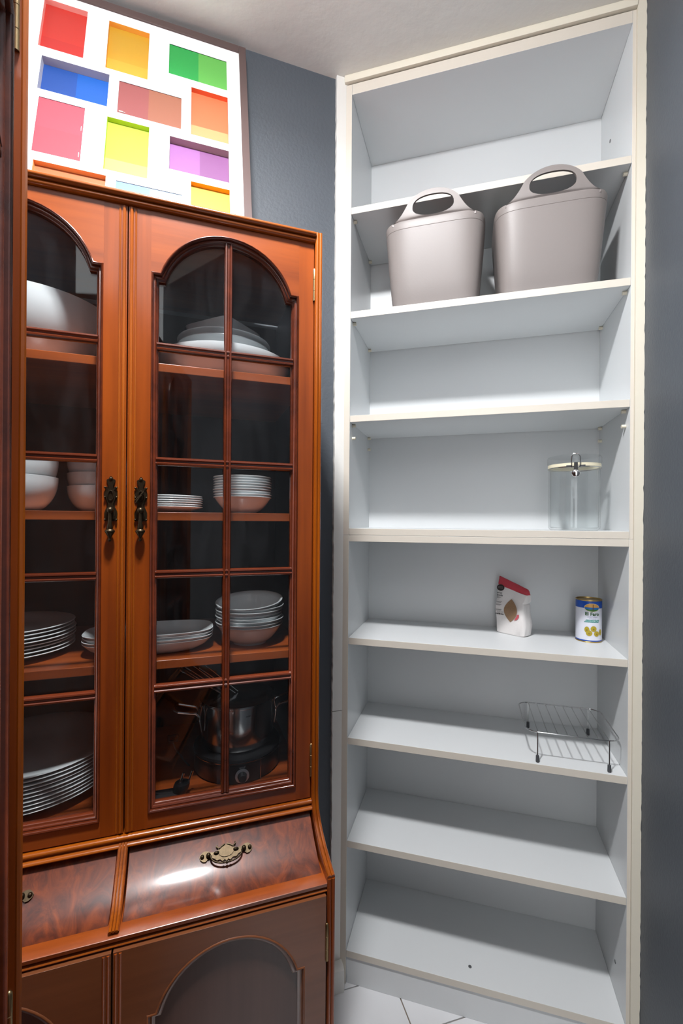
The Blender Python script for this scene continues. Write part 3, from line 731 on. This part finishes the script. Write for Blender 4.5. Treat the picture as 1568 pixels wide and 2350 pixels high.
cells = [  # x0,x1,h0,h1 (of the old zero), depth, split kind, colours, reveal tint
    ('r', -.205, -.124, .467, .616, .0095, 'h', (238, 60, 48), (226, 50, 44), .32, (232, 160, 152)),
    ('y', -.082, .0, .459, .610, .0095, 'h', (244, 186, 44), (247, 198, 60), .32, (236, 168, 66)),
    ('g', .042, .168, .500, .598, .001, 'v', (38, 190, 84), (112, 214, 92), .5, (60, 190, 90)),
    ('b', -.196, -.073, .346, .441, .0150, 'v', (18, 80, 172), (0, 98, 200), .5, (168, 170, 180)),
    ('n', -.054, .070, .338, .432, .001, 'v', (164, 84, 82), (172, 104, 78), .47, (170, 100, 80)),
    ('o', .090, .169, .331, .477, .0095, 'h', (240, 126, 76), (246, 178, 116), .30, (236, 110, 66)),
    ('p', -.191, -.111, .181, .325, .001, 'h', (224, 84, 100), (222, 80, 96), .47, (220, 84, 100)),
    ('l', -.071, .008, .176, .319, .0095, 'h', (186, 228, 62), (226, 240, 112), .30, (180, 206, 60)),
    ('v', .048, .169, .217, .310, .0145, 'v', (172, 106, 178), (146, 84, 146), .5, (168, 152, 152)),
    ('a', -.186, -.065, .066, .160, .0095, 'h', (206, 118, 66), (214, 140, 84), .3, (222, 150, 90)),
    ('s', -.047, .074, .060, .154, .001, 'v', (128, 164, 214), (152, 182, 222), .5, (150, 180, 220)),
    ('k', .091, .169, .052, .197, .0095, 'h', (246, 188, 50), (248, 206, 90), .3, (240, 172, 30))]
SH = 0.02
# mount board with real openings: built from strips around the openings via a filled face with holes
def rect(a0, a1, h0, h1): return [(a0, h0), (a1, h0), (a1, h1), (a0, h1)]
loops = [rect(X0 + FW, X1 - FW, FW, H1 - FW - .006)] + [rect(c[1] + SH, c[2] + SH, c[3] + .008, c[4] + .008) for c in cells]
flat = [p for l in loops for p in l]
tris = tessellate_polygon([[Vector((a, b, 0)) for a, b in l] for l in loops])
MB().add([PT(a, .0035, h) for a, h in flat], [tuple(t) for t in tris]).build('mount_board', [M_MAT], pf)
MB().box(X0 + FW, X1 - FW, .0202, .0222, FW, H1 - FW - .006).xform(lambda p: PT(p.x, p.y, p.z)).build('backing_board', [M_MAT], pf)
cells = [c[:3] + (c[3] + .008, c[4] + .008) + c[5:] for c in cells]
for c in cells:
    nm, a0, a1, h0, h1, dep, kind, ca, cb, sp, rv = c; a0 += SH; a1 += SH
    y1 = .0036 + dep
    ca = tuple(int(x * .76) for x in ca); cb = tuple(int(x * .76) for x in cb)
    m1 = mat('card_%s_a' % nm, ca, .55); m2 = mat('card_%s_b' % nm, cb, .55); m3 = mat('reveal_%s' % nm, rv, .6)
    q = []
    if kind == 'v':
        xm = a0 + (a1 - a0) * sp; parts = [((a0, xm, h0, h1), m1), ((xm, a1, h0, h1), m2)]
    else:
        hm = h0 + (h1 - h0) * sp; parts = [((a0, a1, hm, h1), m1), ((a0, a1, h0, hm), m2)]
    for (p, q_, r_, s_), m_ in parts:
        MB().box(p, q_, y1, y1 + .0012, r_, s_).xform(lambda w: PT(w.x, w.y, w.z)).build('colour_card', [m_], pf)
    if dep > .002:
        vs = [PT(a, d, h) for d in (.0035, y1) for a, h in rect(a0, a1, h0, h1)]
        MB().add(vs, [(0, 1, 5, 4), (1, 2, 6, 5), (2, 3, 7, 6), (3, 0, 4, 7)]).build('opening_reveal', [m3], pf, fix=False)
for c in (cells[4], cells[6]):   # fine white print on two of the cards
    a0, h0 = c[1] + SH, c[3]
    for i, (w, hh) in enumerate(((.012, .0006), (.008, .0005))):
        MB().box(a0 + .003 if c is cells[4] else c[2] + SH - .0038, a0 + .003 + w if c is cells[4] else c[2] + SH - .003, .0032, .0046, h0 + .004 + i * .002 if c is cells[4] else h0 + .010 + i * .07, h0 + .004 + i * .002 + hh if c is cells[4] else h0 + .022 + i * .07).xform(lambda w_: PT(w_.x, w_.y, w_.z)).build('card_print', [M_WHITEP], pf)

# ------------------------------------------------------------------ tubs
def sup(a, b, th, p=3.6):
    c, s = cos(th), sin(th); q = (abs(c) ** p + abs(s) ** p) ** (-1.0 / p)
    return a * c * q, b * s * q
def make_tub(label, u, v, rot):
    r = thing('storage_tub', label, 'tub', B(u, v, ZS['s2'][1]), YB + rot, 'taupe flexible storage tubs')
    seg = 96; Hh = 0.200
    at, bt, ab, bb = 0.1255, 0.112, 0.108, 0.080
    def ring(z, inset=0.0):
        k = (z / Hh); k = k ** 0.85
        a = ab + (at - ab) * k - inset; b = bb + (bt - bb) * k - inset
        return [sup(a, b, 2 * pi * i / seg, 5.6) + (z,) for i in range(seg)]
    outer = [ring(0.0, .006), ring(.003, .001)] + [ring(Hh * i / 8) for i in range(1, 8)] + [ring(Hh * .905), ring(Hh * .9075, .0007), ring(Hh * .911, .0001), ring(Hh * .985, .0000), ring(Hh, .0010)]
    inner = [ring(Hh, .0034)] + [ring(Hh * i / 8, .0036) for i in range(7, 0, -1)] + [ring(.004, .007)]
    rings = outer + inner; vs = [p for q in rings for p in q]; fs = []
    for k in range(len(rings) - 1):
        for i in range(seg):
            j = (i + 1) % seg; fs.append((k * seg + i, k * seg + j, (k + 1) * seg + j, (k + 1) * seg + i))
    fs.append(tuple(range(seg - 1, -1, -1))); fs.append(tuple(range((len(rings) - 1) * seg, len(rings) * seg)))
    MB().add(vs, fs).build('body', [M_TUB], r, angle=24)
    # loop handles on the long sides
    n = 44; hw = 0.102; top = 0.066
    def prof(x):
        t = min(1, abs(x) / hw)
        if t < .60: return top * sqrt(max(0, 1 - (t / .76) ** 2.0))
        y0 = top * sqrt(1 - (.60 / .76) ** 2.0); k = (t - .60) / .40
        return y0 * (1 - k) ** 1.9
    outl = [(-hw, -.006), (hw, -.006)] + [(hw - 2 * hw * i / n, prof(hw - 2 * hw * i / n)) for i in range(n + 1)]
    hole = []
    for i in range(28):
        th = 2 * pi * i / 28; c, s = cos(th), sin(th)
        q = (abs(c) ** 2.4 + abs(s) ** 2.4) ** (-1 / 2.4)
        hole.append((.050 * c * q, .0265 + (.0265 if s > 0 else .0215) * s * q))
    for s, lift in ((-1, 1.0), (1, .68)):
        def bend(a, b, t):
            k = min(1, abs(a) / (at - .001)); yy = bt * (1 - k ** 5.6) ** (1 / 5.6)
            b = b * (lift if b > 0 else 1)
            return (a, s * (yy + .0012 - t + b * (.06 if s < 0 else -.35)), Hh + b - .0015)
        MB().prism(outl, bend, 0.0, .0052, 0, hole=hole).build('handle', [M_TUB], r, bevel=.0014, angle=50)
    return r
make_tub('left taupe plastic tub with loop handles on the upper shelf', 0.2140, 0.088, 0.0)
make_tub('right taupe plastic tub, with plastic packaging showing over its rim', 0.4840, 0.088, 0.0)
# things sticking out of the right tub
rnd = random.Random(11)
mb = MB().ball((0, 0, 0), .034, 20, (1.15, .9, .55)).xform(lambda p: p * (1 + .16 * sin(p.x * 310) * cos(p.y * 260 + p.z * 190)))
o = mb.build('plastic_bag', [G_BAG], angle=20); o.location = B(.478, .050, ZS['s2'][1] + .205); tag(o, 'crumpled clear plastic bag seen through the right tub handle', 'plastic bag')
mb = MB().prism([(0, 0), (.034, .010), (.046, .028), (.038, .034), (.028, .020), (-.006, .010)], lambda a, b, t: (a, t, b), 0, .022)
o = mb.build('paper_packet', [mat('pale_grey_card', (196, 202, 200), .5)], bevel=.001); o.location = B(.378, .035, ZS['s2'][1] + .190); o.rotation_euler = (0, 0, YB); tag(o, 'folded pale grey packet poking out at the left of the right tub', 'packet')
mb = MB().prism([(0, 0), (.014, .002), (.016, .022), (.002, .020)], lambda a, b, t: (a, t, b), 0, .004)
o = mb.build('green_packet', [mat('mint_green_film', (120, 190, 140), .4)], bevel=.0006); o.location = B(.3665, .060, ZS['s2'][1] + .185); o.rotation_euler = (0, 0, YB); tag(o, 'tiny mint green packet corner at the right tub rim', 'packet')
mb = MB().ball((0, 0, 0), .012, 12, (1.6, 1, .5)).xform(lambda p: p * (1 + .15 * sin(p.x * 500)))
o = mb.build('crumpled_tissue', [M_WHITEP], angle=20); o.location = B(.178, .045, ZS['s2'][1] + .1995); tag(o, 'white crumpled tissue just visible through the left tub handle', 'tissue')

# ------------------------------------------------------------------ glass canister
zc = ZS['d1'][1]
cn = thing('glass_canister', 'clear glass canister with a clip lid at the right of the shelf', 'canister', B(.5585, .100, zc), YB + radians(-8))
R_ = .0585
MB().lathe([(0, 0), (R_ - .006, 0), (R_, .006), (R_, .150), (R_ - .002, .153), (R_ - .0035, .150), (R_ - .0035, .008), (R_ - .008, .005), (0, .005)], 48).build('jar', [G_JAR], cn, angle=40)
MB().lathe([(0, .164), (R_ + .002, .164), (R_ + .003, .168), (R_ + .003, .180), (R_ + .001, .184), (0, .184)], 48).build('lid', [G_JAR], cn, angle=40)
MB().lathe([(R_ - .003, .156), (R_ + .0015, .156), (R_ + .0015, .1635), (R_ - .003, .1635)], 48, closed=True).build('seal', [mat('cream_silicone', (226, 218, 190), .5)], cn, angle=40)
MB().lathe([(R_ + .0006, .1535), (R_ + .0022, .1535), (R_ + .0022, .1550), (R_ + .0006, .1550)], 48, closed=True).build('wire_band', [M_CHROME], cn, angle=40)
fy = -(R_ + .0035)
MB().tube([(-.0085, fy, .152), (-.0095, fy - .001, .165), (-.0085, fy - .001, .179), (-.005, fy - .001, .1845), (.005, fy - .001, .1845), (.0085, fy - .001, .179), (.0095, fy - .001, .165), (.0085, fy, .152)], .0012, 8).build('clip_wire', [M_CHROME], cn)
MB().prism([(-.0045, 0), (.0045, 0), (.0040, .022), (-.0040, .022)], lambda a, b, t: (a, t, .142 + b), fy - .003, fy - .0005).build('clip_lever', [M_BLACK], cn, bevel=.0005)
MB().ball((0, fy - .003, .1375), .0098, 18, (1, .4, 1)).build('clip_knob', [M_CHROME], cn)
MB().box(-.0205, -.0095, fy + .0005, fy + .0025, .1545, .1575).box(.0095, .0205, fy + .0005, fy + .0025, .1545, .1575).build('clip_plate', [M_DGREY], cn)

# ------------------------------------------------------------------ rice bag
z5 = ZS['s5'][1]
bag = thing('rice_bag', 'white paper bag of rice with a red folded top and leaf window', 'bag', B(.425, .178, z5), YB + radians(-36))
HB = .155
def bagring(z, w, d, cx=0, cy=0, p=6):
    return [(cx + sup(w, d, 2 * pi * i / 40, p)[0], cy + sup(w, d, 2 * pi * i / 40, p)[1], z) for i in range(40)]
prof_b = [(0, .0385, .0200), (.003, .0425, .0225), (.030, .0440, .0250), (.070, .0432, .0240), (.092, .0425, .0215), (.098, .0395, .0200), (.106, .0432, .0195), (.124, .0440, .0160), (.1335, .0437, .0135)]
prof_t = [(.1335, .0437, .0135), (.138, .0438, .0120), (.146, .0430, .0085), (.152, .0422, .0045), (.155, .0420, .0020)]
rnd = random.Random(5)
def bagmesh(prof, cap0, cap1):
    rings = [bagring(z, w, d, cx=.002 * sin(z * 60), cy=.0012 * sin(z * 75)) for z, w, d in prof]
    rings = [[(x, y, z - (x + .04) * .34 * (z / .155) ** 2) for x, y, z in r_] for r_ in rings]
    rings = [[(x + (rnd.uniform(-1, 1) * .0010 if x > .02 or abs(y) < .006 else 0), y + rnd.uniform(-1, 1) * (.0009 if x > .012 else .0002), z) for x, y, z in r_] for r_ in rings]
    vs = [p for q in rings for p in q]; fs = []
    for k in range(len(rings) - 1):
        for i in range(40):
            j = (i + 1) % 40; fs.append((k * 40 + i, k * 40 + j, (k + 1) * 40 + j, (k + 1) * 40 + i))
    if cap0: fs.append(tuple(range(39, -1, -1)))
    if cap1: n_ = (len(rings) - 1) * 40; fs.append(tuple(range(n_, n_ + 40)))
    return MB().add(vs, fs)
bagmesh(prof_b, True, False).build('body', [mat('bag_paper', (222, 218, 216), .45, bump=.15, bscale=90)], bag, angle=30)
bagmesh(prof_t, False, True).build('folded_top', [mat('coral_red_paper', (196, 60, 74), .45, bump=.1, bscale=90)], bag, angle=25)
def fy_at(z):
    for (za, wa, da), (zb, wb, db) in zip(prof_b, prof_b[1:]):
        if za <= z <= zb: return -(da + (db - da) * (z - za) / (zb - za)) + .0012 * sin(z * 75) - .0006
    return -.0130
def decal(name, poly, m):
    MB().prism(poly, lambda a, b, t: (a, fy_at(b) - t, b), 0.0, .0004).build(name, [m], bag)
leaf = [(0.006 + .0195 * sin(pi * i / 16) ** .9, .036 + .062 * i / 16) for i in range(17)] + [(0.006 - .0195 * sin(pi * i / 16) ** .9, .036 + .062 * i / 16) for i in range(15, 0, -1)]
decal('leaf_window', leaf, mat('rice_window', (142, 112, 84), .5, vary=.35, vscale=420))
decal('red_petal', [(.017, .042), (.026, .046), (.0310, .053), (.0315, .060), (.026, .059), (.0235, .053)], mat('coral_print', (196, 84, 92), .5))
ov = ellipse(-.029, .1255, .0115, .0090, 24)
MB().prism(ov, lambda a, b, t: (a, min(fy_at(min(b, .133)), -.0148) - t - .0012, b), 0, .0005).build('oval_logo', [mat('dark_brown_print', (44, 34, 32), .5)], bag)
M_INK = mat('black_print', (36, 34, 36), .6)
def print_text(parent, s, size, cx, cz, m, fn, name='print', left=None, bold=0.0):
    tv, tf = text_flat(s, size, bold)
    if left is not None:
        mn = min(a for a, b in tv); tv = [(a - mn + left - cx, b) for a, b in tv]
    MB().add([fn(cx + a, cz + b) for a, b in tv], tf).build(name, [m], parent, fix=False)
bfn = lambda a, b: (a, fy_at(b) - .0009, b)
for zz_, w_ in ((.1268, .0150), (.1236, .0165)):   # two unreadably small lines on the oval
    MB().prism([(-.029 - w_ / 2, zz_), (-.029 + w_ / 2, zz_), (-.029 + w_ / 2, zz_ + .0014), (-.029 - w_ / 2, zz_ + .0014)], lambda a, b, t: (a, min(fy_at(min(b, .133)), -.0148) - .0018 - t, b), 0, .0003).build('oval_print', [mat('grey_print', (120, 116, 114), .6)], bag)
print_text(bag, 'arroz', .0066, 0, .1110, M_INK, bfn, left=-.0385, bold=.00015)
print_text(bag, 'bomba', .0066, 0, .1045, M_INK, bfn, left=-.0385, bold=.00015)
for i, (zz_, w_) in enumerate(((.0985, .012), (.0965, .008), (.0865, .017), (.0845, .014), (.0790, .016), (.0770, .012), (.0655, .018), (.0640, .016))):
    decal('small_print', [(-.0385, zz_), (-.0385 + w_, zz_), (-.0385 + w_, zz_ + .0008), (-.0385, zz_ + .0008)], mat('grey_print', (120, 116, 114), .6))
for i in range(5):
    decal('nutrition_mark', ellipse(-.0370 + i * .0052, .0535, .0019, .0017, 12), M_INK)
    decal('nutrition_tab', [(-.0385 + i * .0052, .0560), (-.0358 + i * .0052, .0560), (-.0358 + i * .0052, .0620), (-.0385 + i * .0052, .0620)], mat('pale_print', (190, 186, 184), .6))

# ------------------------------------------------------------------ can of olives
can = thing('olive_can', 'blue and white can of stuffed olives in the shelf corner', 'can', B(.6090, .165, z5), YB)
RC = .0305; HC = .1095
M_GOLD = mat('gold_tin', (176, 150, 96), .3, metal=.9)
MB().lathe([(0, .0015), (RC - .002, .0015), (RC - .001, 0), (RC + .0006, 0), (RC + .0009, .0015), (RC, .003), (RC, HC - .003), (RC + .0009, HC - .0015), (RC + .0006, HC), (RC - .001, HC), (RC - .002, HC - .003), (0, HC - .003)], 40).build('tin_body', [M_GOLD], can, angle=40)
def cwrap(a, z, d=.0003): return ((RC + d) * sin(a / RC), -(RC + d) * cos(a / RC), z)
def band(name, z0, z1, m, d=.0002): MB().lathe([(RC + d, z0), (RC + d, z1)], 40).build(name, [m], can)
band('label_band', .0035, .0062, mat('label_blue', (12, 74, 170), .35), .0003)
band('paper_label', .0062, .1060, mat('label_white', (214, 216, 226), .35))
zt = lambda a: .0870
MB().lathe([(RC + .0004, .0880), (RC + .0004, .1060)], 40).build('label_band', [MATS['label_blue']], can)
A0 = .001
def cdecal(name, poly, m, d=.0006): # fan on the cylinder
    cx = sum(p[0] for p in poly) / len(poly); cz_ = sum(p[1] for p in poly) / len(poly)
    K = 5; n = len(poly); vs = [cwrap(cx, cz_, d)]
    for k in range(1, K + 1):
        vs += [cwrap(cx + (a - cx) * k / K, cz_ + (b - cz_) * k / K, d) for a, b in poly]
    fs = [(0, i + 1, (i + 1) % n + 1) for i in range(n)]
    for k in range(K - 1):
        fs += [(1 + k * n + i, 1 + k * n + (i + 1) % n, 1 + (k + 1) * n + (i + 1) % n, 1 + (k + 1) * n + i) for i in range(n)]
    MB().add(vs, fs).build(name, [m], can, fix=False)
def clip_el(cx, cz_, a, b, lo_, hi_):
    return [(x, min(max(z, cz_ + lo_ * b), cz_ + hi_ * b)) for x, z in ellipse(cx, cz_, a, b, 32)]
cdecal('logo_ground', ellipse(A0, .0900, .0182, .0108, 32), mat('logo_cream', (224, 206, 170), .4), .0006)
cdecal('logo_sky', clip_el(A0, .0900, .0172, .0098, .05, 1), mat('logo_orange', (214, 160, 82), .4), .0008)
cdecal('logo_sea', clip_el(A0, .0900, .0172, .0098, -.45, .05), mat('logo_blue', (20, 104, 178), .4), .0008)
cdecal('logo_shore', clip_el(A0, .0900, .0172, .0098, -1, -.45), mat('logo_green', (52, 116, 52), .4), .0008)
cdecal('logo_lighthouse', [(A0 + .0008, .0830), (A0 + .0030, .0830), (A0 + .0026, .0985), (A0 + .0012, .0985)], mat('logo_brown', (96, 60, 50), .4), .0010)
cf = lambda a, b: cwrap(a, b, .0008)
M_GRN = mat('label_green', (44, 84, 44), .4)
print_text(can, 'El Faro', .0118, A0 + .0005, .0735, M_GRN, cf, 'print', bold=.00035)
print_text(can, 'ACEITUNAS', .0044, A0 + .001, .0660, mat('label_lilac', (120, 120, 160), .4), cf, 'print')
print_text(can, 'rellenas de', .0036, A0 + .001, .0618, MATS['label_lilac'], cf, 'print')
cdecal('banner', [(A0 - .0185 + i * .0035, .0520) for i in range(11)] + [(A0 + .0185 - i * .0035, .0590) for i in range(10)], mat('label_teal', (56, 132, 128), .4), .0006)
print_text(can, 'BOQUER\u00d3N', .0058, A0 + .0005, .0554, mat('label_pale_teal', (190, 220, 216), .4), cf, 'print')
M_OL = mat('label_olive', (170, 150, 40), .4, vary=.15, vscale=300)
for (a, b, ra, rb) in ((-.0085, .0330, .0058, .0080), (.0065, .0360, .0070, .0072), (-.0035, .0245, .0072, .0074), (.0140, .0235, .0066, .0068), (.0250, .0270, .0042, .0080)):
    cdecal('olive_print', ellipse(A0 + a - .003, b, ra, rb, 20), M_OL, .0007 + .0001 * (a + .02) / .01)
    cdecal('olive_pit', ellipse(A0 + a - .003, b - .001, ra * .3, rb * .3, 12), mat('olive_shade', (140, 118, 34), .4), .0014)

# ------------------------------------------------------------------ wire rack
z6 = ZS['s6'][1]
rk = thing('wire_rack', 'small chrome wire rack on four legs with rubber feet', 'rack', B(0, 0, z6), YB)
HR = .071
def rrect(x0, x1, y0, y1, r_, n=6):
    pts = []
    for cx, cy, a0 in ((x1 - r_, y1 - r_, 0), (x0 + r_, y1 - r_, pi / 2), (x0 + r_, y0 + r_, pi), (x1 - r_, y0 + r_, 3 * pi / 2)):
        pts += [(cx + r_ * cos(a0 + pi / 2 * i / n), cy + r_ * sin(a0 + pi / 2 * i / n)) for i in range(n + 1)]
    return pts
MB().tube([(x, y, HR) for x, y in rrect(.4405, .6440, .014, .198, .026)], .0016, 8, True).build('rim_wire', [M_CHROME], rk)
for i in range(8):
    x = .466 + (.6175 - .466) * i / 7
    MB().tube([(x, .014, HR + .0005), (x, .018, HR + .0022), (x, .194, HR + .0022), (x, .198, HR + .0005)], .0011, 6).build('cross_wire', [M_CHROME], rk)
for x, y, s in ((.466, .014, -1), (.6185, .014, -1), (.467, .198, 1), (.6175, .198, 1)):
    lg = MB().tube([(x, y, HR), (x, y + s * .002, HR - .008), (x, y + s * .002, .004)], .0015, 8).build('leg', [M_CHROME], rk)
    MB().lathe([(0, 0), (.0036, 0), (.0042, .002), (.0038, .016), (0, .016)], 12, (x, y + s * .002, 0)).build('rubber_foot', [M_DGREY], lg)

# ------------------------------------------------------------------ ceiling lamp (above the frame)
lamp = thing('ceiling_lamp', 'twin-light ceiling lamp above the pantry', 'lamp', Vector((-0.13, 0.33, CEIL)), YC)
M_HOUS = mat('white_lamp_housing', (230, 230, 228), .5)
MB().prism([(-.085, -.115), (.085, -.115), (.085, .115), (-.085, .115)], lambda a, b, t: (a, b, t), -.012, 0.0).build('housing', [M_HOUS], lamp, bevel=.002)
M_TUBE = mat('lamp_diffuser', (255, 255, 255), .5, emit=(LAMP_COLOR, LAMP_GLOW))
for y in (-.034, .034):
    MB().box(-.055, .055, y - .024, y + .024, -.050, -.0122).build('diffuser', [M_TUBE], lamp)
    ld = bpy.data.lights.new('diffuser_light', 'AREA'); ld.shape = 'RECTANGLE'; ld.size = .10; ld.size_y = .042
    ld.energy = LAMP_STRENGTH; ld.color = LAMP_COLOR; ld.spread = radians(165)
    lo_ = bpy.data.objects.new('diffuser_light', ld); COL.objects.link(lo_); lo_.parent = lamp; lo_.location = (0, y, -.0515)
